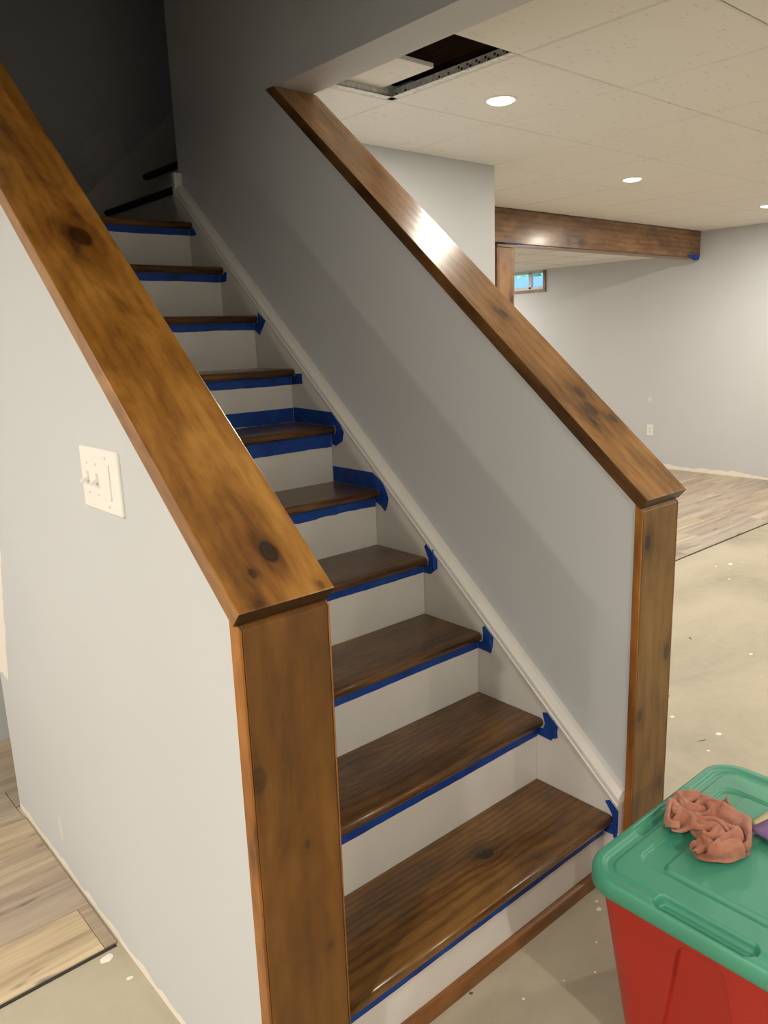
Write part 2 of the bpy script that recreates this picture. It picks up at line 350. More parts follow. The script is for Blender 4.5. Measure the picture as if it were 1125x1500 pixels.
# ---------------------------------------------------------------- ceiling
st(link('ceiling_left', box(bmesh.new(), -5.4, xw, -4.2, 2.13, ZC, ZC+.03), m_tile))
st(link('ceiling_front', box(bmesh.new(), xw, 6.1, -4.2, .05, ZC, ZC+.03), m_tile))
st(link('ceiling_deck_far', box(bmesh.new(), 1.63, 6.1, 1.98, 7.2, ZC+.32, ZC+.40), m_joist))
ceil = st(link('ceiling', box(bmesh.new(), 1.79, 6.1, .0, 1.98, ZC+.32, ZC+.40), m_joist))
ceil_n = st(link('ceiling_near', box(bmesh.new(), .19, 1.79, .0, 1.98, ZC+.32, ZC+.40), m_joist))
bm = box(bmesh.new(), xw, .03, .05, .3, ZC, ZC+.03)
st(link('ceiling_stair_front', bm, m_tile))
bm = box(bmesh.new(), 1.788, XF, 2.98, 7.0, 2.117, 2.15)
lowc = st(link('ceiling_low', bm, m_tile))
SU, SV, GX, GY = .6149, .6047, .5378, .7467
def tile_mesh(w, h):
    bm = box(bmesh.new(), -w/2, w/2, -h/2, h/2, 0, .014, .004, 1); me = bpy.data.meshes.new('ceiling_tile'); bmesh.ops.recalc_face_normals(bm, faces=bm.faces[:]); bm.to_mesh(me); bm.free(); me.materials.append(m_tile); return me
cache = {}
def tile(x0, x1, y0, y1, z=ZC, parent=ceil, rot=None):
    k = (round(x1-x0, 3), round(y1-y0, 3))
    if k not in cache: cache[k] = tile_mesh(x1-x0-.006, y1-y0-.006)
    o = bpy.data.objects.new('ceiling_tile', cache[k]); COL.objects.link(o); o.parent = parent
    o.location = ((x0+x1)/2, (y0+y1)/2, z + random.uniform(0, .0012))
    if rot: o.rotation_euler = rot
    return o
yb = 2.846
for i in range(-1, 9):
    x0, x1 = max(GX+i*SU, .19), min(GX+(i+1)*SU, XF)
    if x1-x0 < .03: continue
    for j in range(-2, 4):
        y0, y1 = max(GY+j*SV, .05), min(GY+(j+1)*SV, yb)
        if y1 - y0 < .03: continue
        if i == -1 and j == 0: continue
        if x1 <= 1.79 and y0 > 1.93: continue
        if x0 < 1.788 and y1 > 1.93: y1 = 1.93
        tile(x0, x1, y0, y1, parent=ceil_n if x0 < 1.78 and y1 < 1.94 else ceil)
for k in range(0, 6):          # carriers above the joints; seen in the open bay
    y = GY + (k-1)*SV
    if y < 1.93: mbox('grid_bar', .19, 1.79, y-.012, y+.012, ZC+.0145, ZC+.05, m_grid if k != 2 else m_steel, ceil_n)
    mbox('grid_bar', 1.7905, XF, y-.012, y+.012, ZC+.0145, ZC+.05, m_grid, ceil)
for k in range(0, 9):
    x = GX + k*SU; pa = ceil_n if x < 1.79 else ceil
    if k == 0:
        mbox('grid_bar', x-.012, x+.012, .1, GY-.015, ZC+.0145, ZC+.046, m_grid, pa); mbox('grid_bar', x-.012, x+.012, GY+SV+.015, 1.93, ZC+.0145, ZC+.046, m_grid, pa)
    else: mbox('grid_bar', x-.012, x+.012, .1, 1.93 if x < 1.79 else yb, ZC+.0145, ZC+.046, m_grid, pa)
# perforated steel rails around the open bay
hx, hy = GX, GY
def rail(name, a, b, perf):
    """L shaped rail from a to b with slots"""
    a, b = Vector(a), Vector(b); d = (b-a); L = d.length; d.normalize(); n = Vector((0, 0, 1)).cross(d)
    bm = bmesh.new(); pr = [(0, 0), (0, .036), (.0015, .036), (.0015, .0015), (.030, .0015), (.030, 0)]
    A = [bm.verts.new(a + n*p[0] + Vector((0, 0, p[1]))) for p in pr]; B = [bm.verts.new(b + n*p[0] + Vector((0, 0, p[1]))) for p in pr]
    bm.faces.new(A); bm.faces.new(B[::-1])
    for i in range(6): bm.faces.new((A[i], A[(i+1) % 6], B[(i+1) % 6], B[i]))
    o = link(name, bm, m_steel, ceil_n)
    bm = bmesh.new()
    for (s0, s1, zz) in perf:
        c0, c1 = a + d*s0, a + d*s1
        vs = []
        for p, z in ((c0, zz-.004), (c1, zz-.004), (c1, zz+.004), (c0, zz+.004)): vs.append(bm.verts.new(p + n*.0021 + Vector((0, 0, z)))), 
        f = bm.faces.new(vs); r = bmesh.ops.extrude_face_region(bm, geom=[f]); bmesh.ops.translate(bm, verts=[v for v in r['geom'] if isinstance(v, bmesh.types.BMVert)], vec=n*-.0026)
    if perf: link('rail_slots', bm, m_dark, o)
    return o
perf = [(i*.0135+.02, i*.0135+.0285, .010 + .008*(i % 3)) for i in range(18)] + [(.30, .308, .02), (.345, .353, .02), (.52, .530, .018), (.57, .578, .016)]
rail('steel_rail', (GX-.004, GY-.0, ZC+.002), (GX-.004, GY+SV, ZC+.002), perf)
rail('steel_rail', (GX, GY+SV-.003, ZC+.002), (.19, GY+SV-.003, ZC+.002), [(.05, .06, .02)])
# the loose tile pushed up in the bay, joists above
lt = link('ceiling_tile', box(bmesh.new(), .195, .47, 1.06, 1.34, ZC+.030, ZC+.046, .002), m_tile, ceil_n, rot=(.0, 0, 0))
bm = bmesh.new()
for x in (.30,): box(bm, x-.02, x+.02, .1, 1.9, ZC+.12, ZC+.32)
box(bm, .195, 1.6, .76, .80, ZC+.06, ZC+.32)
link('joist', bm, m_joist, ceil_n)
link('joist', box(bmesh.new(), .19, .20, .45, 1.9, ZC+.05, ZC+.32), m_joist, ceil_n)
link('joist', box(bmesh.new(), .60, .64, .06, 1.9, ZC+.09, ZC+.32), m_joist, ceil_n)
# low ceiling joints
for y in (3.6, 4.2, 4.8, 5.4): mbox('grid_bar', 1.79, XF, y-.004, y+.004, 2.1162, 2.1172, m_grid, lowc)
for x in (2.4, 3.0, 3.6, 4.2, 4.8, 5.4): mbox('grid_bar', x-.004, x+.004, 2.99, 7.0, 2.1160, 2.1171, m_grid, lowc)

# ---------------------------------------------------------------- recessed lights
def disc(bm, r0, r1, z0, z1, n=40):
    """ring profile swept round"""
    pr = [(r0, z1), (r1, z1), (r1, z0+.002), (r1-.003, z0), (r0+.001, z0)]
    R = [[bm.verts.new((r*math.cos(2*PI*i/n), r*math.sin(2*PI*i/n), z)) for r, z in pr] for i in range(n)]
    for i in range(n):
        for k in range(5): bm.faces.new((R[i][k], R[(i+1) % n][k], R[(i+1) % n][(k+1) % 5], R[i][(k+1) % 5]))
LD = bpy.data.lights.new('lamp', 'AREA'); LD.shape = 'DISK'; LD.size = .095; LD.energy = LAMP_W; LD.color = LAMP_COL
def dome(r=.052, h=.013):
    bm = bmesh.new(); rows = []
    for k in range(7):
        a = PI/2*k/7; rows.append([bm.verts.new((r*math.cos(a)*math.cos(2*PI*i/36), r*math.cos(a)*math.sin(2*PI*i/36), -.003-h*math.sin(a))) for i in range(36)])
    c = bm.verts.new((0, 0, -.003-h))
    for a, b_ in zip(rows, rows[1:]):
        for i in range(36): bm.faces.new((a[i], a[(i+1) % 36], b_[(i+1) % 36], b_[i]))
    for i in range(36): bm.faces.new((rows[-1][i], rows[-1][(i+1) % 36], c))
    return bm
def downlight(x, y, label, power=1.):
    e = empty('recessed_light', (x, y, ZC)); tag(e, label, 'ceiling light', 'recessed ceiling lights')
    bm = bmesh.new(); disc(bm, .051, .061, -.005, .001); link('trim_ring', bm, m_white_plastic, e, True)
    bm = dome(); link('lens', bm, m_lens, e, True)
    ld = LD
    if power != 1: ld = LD.copy(); ld.energy = LAMP_W*power
    lo = bpy.data.objects.new('lamp', ld); COL.objects.link(lo); lo.parent = e; lo.location = (0, 0, -.018)
downlight(.869, 1.10, 'glowing round ceiling light nearest the open ceiling bay', .6)
downlight(2.794, 1.725, 'glowing round ceiling light in the middle of the three in view')
downlight(4.723, 1.759, 'glowing round ceiling light cut by the right edge of the picture')
hidden = 'ceiling light out of view, '
for x, y, p, l in ((-2.95, 1.4, 1.1, 'added to brighten the left knee wall'), (-2.95, .3, .3, 'beside the left knee wall'), (-2.95, -1.0, 1.65, 'left of the camera'), (-4.6, -.6, 1.3, 'added as fill by the left room wall'),  # first and last lamp in this row are added fill light
                   (-1.06, -2.4, 1.15, 'straight in front of the stairs'), (.87, -1.95, .35, 'in front of the right knee wall'),
                   (2.8, -1.2, 1.55, 'over the bare concrete on the right'), (4.7, -1.2, 1.0, 'over the bare concrete at the far right')):
    downlight(x, y, hidden + l, p)
for x, y in ((3.0, 4.6), (4.9, 5.6)):
    e = empty('recessed_light', (x, y, 2.116)); tag(e, 'round light in the low ceiling beyond the beam, at %s' % ('its middle' if x < 4 else 'its far corner'), 'ceiling light', 'recessed ceiling lights')
    bm = bmesh.new(); disc(bm, .051, .061, -.005, .001); link('trim_ring', bm, m_white_plastic, e, True)
    bm = dome(); link('lens', bm, m_lens, e, True)
    lo = bpy.data.objects.new('lamp', LD); COL.objects.link(lo); lo.parent = e; lo.location = (0, 0, -.018)

# ---------------------------------------------------------------- floor planks (click vinyl), rows along x
def plank_mesh(L, W):
    bm = box(bmesh.new(), -L/2, L/2, -W/2, W/2, 0, .006, .0012, 1); me = bpy.data.meshes.new('floor_plank'); bmesh.ops.recalc_face_normals(bm, faces=bm.faces[:]); bm.to_mesh(me); bm.free(); me.materials.append(m_plank); return me
pc = {}
TINTS = [(.80, .78, .78), (1.0, .95, .88), (.76, .73, .70), (1.15, 1.08, .95), (.92, .87, .86), (.84, .84, .88)]
def plank(x0, x1, y0, y1, tint=None):
    k = (round(x1-x0, 3), round(y1-y0, 3))
    if k not in pc: pc[k] = plank_mesh(x1-x0-.0012, y1-y0-.0012)
    o = bpy.data.objects.new('floor_plank', pc[k]); COL.objects.link(o); o.parent = floor; o.location = ((x0+x1)/2, (y0+y1)/2, .0005); o.color = (*(tint or random.choice(TINTS)), 1); return o
PW = .182
ends = [-1.111, -1.62, -1.35, -1.9, -1.5, -1.25, -1.75, -1.4]
tan_planks = []; LT_ = [(.86, .80, .75), (.82, .77, .75), (.95, .89, .82), (1.0, .92, .80), (.84, .80, .80), (.80, .76, .72), (.95, .88, .78)]
for r_ in range(7):
    y0 = .677 + r_*PW; y1 = min(y0+PW, 1.985); rb = xw - .007 if y0 < 1.465 else -.94
    if y0 < 1.465 < y1: rb = xw - .012
    if y0 < 1.465 < y1: plank(rb+.001, -.94, 1.475, y1, LT_[r_])
    e = ends[r_]; plank(e, rb, y0, y1, LT_[r_] if r_ else (.86, .80, .75)); x = e
    for k in range(2):
        o = plank(x-1.22, x, y0, y1, (1.18, 1.08, .90) if r_ == 0 else LT_[r_]); x -= 1.22
        if r_ == 0 and k == 0: tan_planks.append(o)
y0 = 1.355; r_ = 0
while y0 < 4.7:
    x = 1.80 + (r_*.47) % 1.22 - .0
    if y0 < 1.93: lo_ = 1.0
    else: lo_ = 1.80
    xs = [lo_]; q = 1.8 + (r_*.47) % 1.22 + (0 if r_*.47 % 1.22 > .1 else 1.22)
    while q < XF-.02: xs.append(q); q += 1.22
    xs.append(XF-.006)
    for a, b_ in zip(xs, xs[1:]): plank(a, b_, y0, y0+PW)
    y0 += PW; r_ += 1
# dark tongue along the open edges of both plank fields
link('plank_edge', box(bmesh.new(), -3.6, xw-.012, .669, .677, 0, .0025), m_dark, floor)
link('plank_edge', box(bmesh.new(), 1.0, XF, 1.349, 1.355, 0, .003), m_dark, floor)

# paint and plaster blobs on the concrete, lying where the photograph has them
m_blob = plain('plaster_blob', (.80, .76, .68), .8)
def blob(x, y, r, asp=1.0, mat=m_blob, rot=0, name='plaster_drop'):
    bm = bmesh.new(); n = 12; vs = []
    for i in range(n):
        a = 2*PI*i/n; rr = r*random.uniform(.75, 1.15); px, py = rr*math.cos(a), rr*asp*math.sin(a)
        vs.append(bm.verts.new((px*math.cos(rot)-py*math.sin(rot), px*math.sin(rot)+py*math.cos(rot), 0)))
    c = bm.verts.new((0, 0, .0012))
    for i in range(n): bm.faces.new((vs[i], vs[(i+1) % n], c))
    bm.faces.new(vs[::-1])
    o = link(name, bm, mat, floor, loc=(x, y, .0004)); return o
for x, y, r, a in ((3.0, 1.079, .02, .6), (2.9, 1.12, .01, .8), (2.71, .947, .009, .8), (1.732, .379, .011, .8), (.95, .323, .010, .8), (.948, .141, .012, .8), (.81, .11, .006, 1), (-1.118, .647, .018, .75), (-1.103, .551, .008, .7), (-.372, -.146, .003, 1), (-.478, -.115, .004, .8),
                   (-.12, -.07, .008, .8), (-.1, -.05, .005, .8), (-.3, -.18, .003, 1), (-1.25, .5, .004, 1), (-.22, -.13, .003, 1)): blob(x, y, r, a)
m_soot = plain('dark_scrap', (.10, .07, .045), .8)
for x, y, r, a, ro in ((.86, .16, .022, .12, -.4), (1.72, .66, .018, .25, .8), (-.552, -.025, .005, .8, 0), (1.1, .42, .006, .5, .3)): blob(x, y, r, a, m_soot, ro, 'dark_scrap')
m_stain = None

# ---------------------------------------------------------------- staircase
NY = [-.028, .202, .431, .656, .879, 1.098, 1.322, 1.546, 1.770, 1.991]
TZ = [.192, .387, .580, .768, .957, 1.153, 1.346, 1.541, 1.734, 1.928]
RY = [0, .224, .447, .675, .898, 1.124, 1.346, 1.571, 1.796, 2.018]
TH = .027
stair = empty('staircase', (0, 0, 0)); tag(stair, 'straight basement flight with stained pine treads, white risers and white skirt board', 'staircase')
def tread_bm(depth, width, th=TH):
    """nose at local y=0 facing -y, top at z=0, centred in x"""
    pr = [(depth, 0)]; n = 8; r = th/2; 
    for i in range(n+1):
        a = PI/2 + PI*i/n; pr.append((r*.9 + r*.9*math.cos(a), -r + r*math.sin(a)))
    pr.append((depth, -th))
    return prism(pr, -width/2, width/2)
for k in range(10):
    d = (RY[k+1]-.0005 if k < 9 else 3.049) - NY[k]
    x0, x1 = -.921, (-.0015 if k < 9 else -.0015)
    mat = m_tread1 if k == 0 else m_tread2 if k == 1 else m_tread
    bm = tread_bm(d, x1-x0)
    o = link('tread', bm, mat, stair, loc=((x0+x1)/2, NY[k], TZ[k]))
    for p in o.data.polygons: p.use_smooth = abs(p.normal.x) < .5 and len(p.vertices) == 4 and p.normal.z < .99
    zb = 0 if k == 0 else TZ[k-1]+.0003
    mbox('riser', x0, -.0015, RY[k]+.0, RY[k]+.015, zb, TZ[k]-TH-.0003, m_trim, stair)
# landing beyond the skirt and the upper flight turning right
mbox('landing_board', -.0005, .1, 2.1315, 3.049, 1.90, 1.928, m_tread, stair)
upper = empty('upper_staircase', (.1, 2.6, 1.93)); tag(upper, 'dark upper flight turning right behind the top of the stairs', 'staircase')
def up(o): o.parent = upper; o.matrix_parent_inverse = Matrix.Translation((-.1, -2.6, -1.93)); return o
for j in range(3):
    x = .10 + .225*j; zt = 2.117 + .1925*j
    up(mbox('riser', x, x+.015, 2.1315, 3.029, zt-.1885, zt-TH-.0003, m_trim))
    bm = tread_bm(.25, .897); up(link('tread', bm, m_tread_dark, None, loc=(x-.028, 2.580, zt), rot=(0, 0, -PI/2)))
pts = [(-.45, 1.929), (.1, 1.929), (.8, 2.52), (.8, 2.90), (.0, 2.19), (-.45, 1.99)]
up(link('skirt_board', prism(pts, 3.03, 3.048, 'y'), m_trim))
# right skirt and its moulding
stp = .252
pts = [(-.043, 0), (-.043, stp + S*-.043), (2.128, stp + S*2.128), (2.128, 1.9), (2.05, 1.6), (.25, 0)]
link('skirt_board', prism(pts, 0, .0295), m_trim, stair)
prof = [(-.0035, 0), (-.006, .004), (-.0065, .010), (-.004, .013), (-.0045, .017), (-.0035, .024), (.002, .029), (.009, .033), (.014, .037), (.0295, .038), (.0295, 0)]
bm = bmesh.new(); A = []; B = []
for x, h in prof:
    hv = h*math.hypot(1, S)
    A.append(bm.verts.new((x, -.043, stp + S*-.043 + hv))); B.append(bm.verts.new((x, 2.10, stp + S*2.10 + hv)))
bm.faces.new(A); bm.faces.new(B[::-1]); n = len(prof)
for i in range(n): bm.faces.new((A[i], A[(i+1) % n], B[(i+1) % n], B[i]))
link('skirt_moulding', bm, m_trim, stair)
link('skirt_moulding', box(bmesh.new(), -.006, .0295, 2.10, 2.128, 2.04, 2.135, .004), m_trim, stair)
# left skirt
pts = [(.0, 0), (0, .33), (2.1, .33+S*2.1), (2.1, 1.85), (.3, 0)]
link('skirt_board', prism(pts, -.9248, -.9215), m_trim, stair)
# shoe moulding under the first riser (quarter round)
pr = [(0, 0), (0, .034)] + [(-.017*math.sin(a*PI/12), .017 + .017*math.cos(a*PI/12)) for a in range(0, 7)] + [(-.018, 0)]
o = link('shoe_moulding', prism(pr, -.921, -.0015), m_shoe, stair)

# ---------------------------------------------------------------- wall caps
m_end = plain('end_grain_stain_and_shade', (.045, .018, .004), .4, .4, var=.3, scale=90)  # stained end grain, with the shade on the cut end put into its colour
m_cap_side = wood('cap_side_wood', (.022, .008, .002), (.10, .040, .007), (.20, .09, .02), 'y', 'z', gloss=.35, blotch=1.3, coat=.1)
def cap(name, x0, x1, z0, mat, label, y0=-.078, side_mat=None):
    L = math.hypot(1, S); s, c = S/L, 1/L
    e_end = (HB - .0008)
    y1 = (e_end - z0)/S; l1 = (y1-y0)*L
    dl = CT*c/s                         # horizontal cut at the header
    pts = [(0, 0), (l1, 0), (l1+dl, -CT), (0, -CT)]        # (along, normal)
    bm = prism(pts, x0, x1)
    es = [e for e in bm.edges if not all(v.co.y > l1-.001 for v in e.verts)]
    bmesh.ops.recalc_face_normals(bm, faces=bm.faces[:]); bev(bm, .002, 2, es)
    o = link(name, bm, mat, loc=(0, y0, z0 + S*y0), rot=(math.atan(S), 0, 0))
    mat_end = m_end
    o.data.materials.append(mat_end)
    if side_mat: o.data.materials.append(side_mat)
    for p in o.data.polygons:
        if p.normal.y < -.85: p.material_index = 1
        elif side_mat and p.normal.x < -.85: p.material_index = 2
    return tag(o, label, 'handrail')
cap('handrail_board', -1.094, -.916, ZL, m_cap_l, 'glossy stained pine cap board with a dark round knot, on the left knee wall')
cap('handrail_board', .022, .203, ZR, m_cap_r, 'glossy stained pine cap board with a bright light reflection, on the right knee wall', side_mat=m_cap_side)

# ---------------------------------------------------------------- wall end posts
def post(x0, x1, z0, mf, label, oi, oo):
    e = empty('newel_post', (0, 0, 0)); tag(e, label, 'post')
    yf = -.064
    zt = lambda y: capz(y, z0)-vth-.0006
    bm = prism([(yf, 0), (yf, zt(yf)), (-.042, zt(-.042)), (-.042, 0)], x0+.0195, x1-.0195)
    # front board with plain edges, side boards lap it
    bm2 = prism([(yf, 0.0), (yf, zt(yf)), (-.0405, zt(-.0405)), (-.0405, 0)], x0+.001, x1-.001)
    bm.free(); bmesh.ops.recalc_face_normals(bm2, faces=bm2.faces[:]); bev(bm2, .0015, 2)
    link('front_board', bm2, mf, e)
    for a, b_ in ((x0-.0, x0+.0009), (x1-.0009, x1)): pass
    return e
def side(e, x0, x1, z0, y0=-.0635, y1=-.040):
    zt = lambda y: capz(y, z0)-vth-.0008
    bm = prism([(y0, 0), (y0, zt(y0)), (y1, zt(y1)), (y1, 0)], x0, x1); bmesh.ops.recalc_face_normals(bm, faces=bm.faces[:]); bev(bm, .001, 1)
    return link('side_board', bm, m_post_side, e)
pl = post(-1.083, -.922, ZL, m_post_l, 'dark stained board post closing the end of the left knee wall', 0, 0)
side(pl, -1.088, -1.0825, ZL, -.0635, -.036); side(pl, -.9215, -.918, ZL)
pr_ = post(.029, .187, ZR, m_post_r, 'stained pine board post closing the end of the right knee wall', 0, 0)
side(pr_, .024, .0288, ZR, -.0635, -.0435); side(pr_, .1872, .192, ZR, -.0635, -.035)

# ---------------------------------------------------------------- beam and support post
beam = empty('ceiling_beam', (3.8, 2.93, 2.07)); tag(beam, 'stained pine box beam under the ceiling, running to the far wall', 'beam')
o = link('front_board', box(bmesh.new(), 1.79-3.8, XF-.002-3.8, -.084, -.064, -.118+.121+.004, .2435, .0015, 1), m_far_wood, beam)
o.data.transform(Matrix.Translation((0, 0, -.125))); o.location = (0, 0, .125)
link('bottom_board', box(bmesh.new(), 1.79-3.8, XF-.002-3.8, -.064, .05, .0, .018), m_far_wood, beam)
link('back_board', box(bmesh.new(), 1.79-3.8, XF-.002-3.8, .05, .07, .0, .2435), m_far_wood, beam)
sp = empty('support_post', (2.975, 2.93, 0)); tag(sp, 'stained pine boxed post under the wooden ceiling beam', 'post')
link('front_board', box(bmesh.new(), -.078, .080, -.08, -.060, 0, 2.045, .002), m_far_post, sp)
# knots of this board are given relative to mid height
me = sp.children[0]; me.data.transform(Matrix.Translation((0, 0, -1.0))); me.location = (0, 0, 1.0)
link('side_board', box(bmesh.new(), -.096, -.0785, -.078, .08, 0, 2.045, .002), m_far_post, sp)
link('side_board', box(bmesh.new(), .0805, .096, -.078, .08, 0, 2.045, .002), m_far_post, sp)
link('top_trim', box(bmesh.new(), -.102, .100, -.086, .085, 2.046, 2.069, .003), m_far_wood, sp)

# ---------------------------------------------------------------- tape
NUM = ['lowest', 'second', 'third', 'fourth', 'fifth', 'sixth', 'seventh', 'eighth', 'ninth', 'tenth']
def ragged_strip(x0, x1, y, zt, zb, amp, seed):
    """strip on a riser face, lower edge wavy, thin"""
    rnd = random.Random(seed); bm = bmesh.new(); n = 44; top = []; bot = []; ftop = []; fbot = []
    ph = rnd.uniform(0, 6)
    for i in range(n+1):
        x = x0 + (x1-x0)*i/n; w = amp*(math.sin(i*.31+ph)*.5 + rnd.uniform(-.5, .5))
        yy = y - .0012 - .0006*abs(math.sin(i*.7+ph))
        top.append(bm.verts.new((x, yy, zt))); bot.append(bm.verts.new((x, yy, zb+w)))
        ftop.append(bm.verts.new((x, y-.0003, zt))); fbot.append(bm.verts.new((x, y-.0003, zb+w)))
    for i in range(n):
        bm.faces.new((top[i], top[i+1], bot[i+1], bot[i])); bm.faces.new((ftop[i], fbot[i], fbot[i+1], ftop[i+1]))
        bm.faces.new((bot[i], bot[i+1], fbot[i+1], fbot[i])); bm.faces.new((top[i], ftop[i], ftop[i+1], top[i+1]))
    bm.faces.new((top[0], bot[0], fbot[0], ftop[0])); bm.faces.new((top[n], ftop[n], fbot[n], bot[n]))
    return bm
ZBOT = [.066, .059, .050, .0505, .057, .074, .0575, .0535, .056, .052]
for k in range(10):
    bm = ragged_strip(-.92, -.003, RY[k], TZ[k]-TH-.001, TZ[k]-ZBOT[k], (.0009 if k < 4 else .0018) if k != 4 else .004, 40+k)
    o = link('masking_tape', bm, m_tape)
    tag(o, 'blue masking tape strip under the nosing of the %s stair tread%s' % (NUM[k], ' from the bottom' if k else ''), 'tape', 'tape strips under the treads')
TABS = {1: [(-.002, .226), (-.037, .246), (-.0425, .226), (-.0425, .150), (-.040, .139), (-.02, .136), (-.001, .135), (-.001, .163), (-.025, .165), (-.024, .195)],
        2: [(.207, .405), (.185, .412), (.161, .398), (.153, .381), (.160, .350), (.176, .330), (.223, .333), (.223, .355), (.204, .357), (.198, .375)],
        3: [(.429, .599), (.418, .608), (.408, .604), (.387, .578), (.390, .552), (.396, .526), (.445, .529), (.446, .550), (.432, .552), (.427, .566)],
        4: [(.671, .802), (.662, .812), (.654, .810), (.615, .785), (.614, .742), (.645, .717), (.674, .717), (.674, .741), (.655, .744), (.652, .766)],
        5: [(1.122, 1.012), (1.122, .958), (.883, .958), (.876, .945), (.884, .930), (.897, .928), (.897, .915), (.872, .905), (.852, .888), (.843, .902), (.833, .932), (.842, .955), (.852, .970), (.862, .985), (.91, 1.012)],
        6: [(1.343, 1.207), (1.343, 1.154), (1.1, 1.154), (1.094, 1.14), (1.1, 1.126), (1.122, 1.125), (1.122, 1.090), (1.10, 1.084), (1.084, 1.092), (1.063, 1.103), (1.053, 1.135), (1.072, 1.162), (1.088, 1.199)],
        7: [(1.3215, 1.327), (1.281, 1.329), (1.279, 1.293), (1.344, 1.289), (1.344, 1.318), (1.3215, 1.319)],
        8: [(1.543, 1.552), (1.493, 1.519), (1.515, 1.495), (1.540, 1.468), (1.569, 1.486), (1.569, 1.512), (1.546, 1.515)],
        9: [(1.768, 1.712), (1.748, 1.713), (1.757, 1.678), (1.794, 1.678), (1.794, 1.706), (1.77, 1.706)],
        10: [(1.99, 1.908), (1.962, 1.877), (1.985, 1.873), (2.016, 1.876), (2.016, 1.9), (1.992, 1.9)]}
for k, pts in TABS.items():
    bm = prism([(y, z) for y, z in pts], -.0012 - .0002, -.0001)
    # small crumple: a curled flap lying on top
    o = link('masking_tape', bm, m_tape)
    what = 'long blue tape on the skirt board above the' if k in (5, 6) else 'torn blue tape tab right of the'
    tag(o, '%s %s stair tread%s' % (what, NUM[k-1], ' from the bottom' if k > 1 else ''), 'tape', 'tape tabs on the skirt board')
    if k in (1, 2, 3, 4, 5):
        (y0, z0), (y1, z1) = pts[3 if k != 5 else 9], pts[4 if k != 5 else 10]
        bm = bmesh.new(); rr = random.Random(k); n = 7; rows = []
        for i in range(n):
            a = i/(n-1)*1.9*PI*.5; r = .006
            rows.append([bm.verts.new((-.002 - r*(1-math.cos(a)), y0 + r*math.sin(a)*.9 + .002*j, z1-.004 + (z0-z1+.02)*j/3 + rr.uniform(-.001, .001))) for j in range(4)])
        for i in range(n-1):
            for j in range(3): bm.faces.new((rows[i][j], rows[i+1][j], rows[i+1][j+1], rows[i][j+1]))
        c = link('curled_flap', bm, m_tape, o)
        md = c.modifiers.new('solid', 'SOLIDIFY'); md.thickness = .0006
bm = ragged_strip(-.92, -.003, RY[6], 1.205, 1.1545, .002, 77)
tag(link('masking_tape', bm, m_tape), 'blue masking tape strip along the back edge of the sixth stair tread', 'tape')
# bits of tape at the beam
bm = prism([(2.862, 2.078), (2.862, 2.073), (3.10, 2.0795), (3.16, 2.078), (3.05, 2.07), (2.95, 2.0695)], 2.8325, 2.8440, 'y')
tag(link('masking_tape', bm, m_tape), 'blue masking tape sliver between the far wooden post and the ceiling beam', 'tape')
bm = prism([(5.56, 2.095), (5.79, 2.10), (5.77, 2.052), (5.70, 2.045), (5.62, 2.062)], 2.838, 2.8455, 'y')
tag(link('masking_tape', bm, m_tape), 'small blue masking tape tab at the beam end by the far wall', 'tape')

# ---------------------------------------------------------------- light switch on the left wall
sw = empty('light_switch', (xw, .4415, 1.197)); tag(sw, 'white switch plate with two toggles and a dimmer on the left wall', 'light switch')
def yz(y, z): return (-(y-.4415), z-1.197)
bm = box(bmesh.new(), -.0065, -.0002, -.0925, .0925, -.062, .062); bev(bm, .004, 3, [e for e in bm.edges if any(v.co.x < -.005 for v in e.verts)])
plate = link('plate', bm, m_white_plastic, sw)
for yy in (.0575, .0115):       # toggles: far side first
    link('toggle_slot', box(bmesh.new(), -.0072, -.0055, yy-.0055, yy+.0055, -.0125, .0125, .0008), plain('slot_plastic', (.62, .60, .56), .4), sw)
    bm = prism([(-.0055, -.005), (-.0055, .007), (-.021, -.004), (-.022, -.0075), (-.019, -.0095)], yy-.0038, yy+.0038, 'y'); bmesh.ops.recalc_face_normals(bm, faces=bm.faces[:]); bev(bm, .0009, 2)
    link('toggle', bm, m_white_plastic, sw)
link('dimmer_paddle', box(bmesh.new(), -.0095, -.006, -.054, -.022, -.034, .034, .0015), m_white_plastic, sw)
for (yy, zz) in ((.0575, .03), (.0575, -.03), (.0115, .03), (.0115, -.03), (-.038, .047), (-.038, -.047)):
    bm = bmesh.new(); bmesh.ops.create_cone(bm, cap_ends=True, segments=14, radius1=.0032, radius2=.0026, depth=.0012, matrix=Matrix.Translation((-.0070, yy, zz)) @ Matrix.Rotation(-PI/2, 4, 'Y'))
    link('screw', bm, m_screw, sw)

# outlet on the far wall
ot = empty('wall_outlet', (XF, 3.292, .394)); tag(ot, 'white electrical outlet low on the far right wall', 'outlet')
link('plate', box(bmesh.new(), -.006, -.0003, -.036, .036, -.0585, .0585, .002), m_white_plastic, ot)
link('socket_face', box(bmesh.new(), -.008, -.0062, -.017, .017, -.034, .034, .001), plain('socket_plastic', (.80, .78, .74), .35), ot)
for zz in (-.02, .014):
    for yy in (-.007, .005): link('socket_slot', box(bmesh.new(), -.0086, -.0081, yy-.001, yy+.001, zz, zz+.008), m_dark, ot)

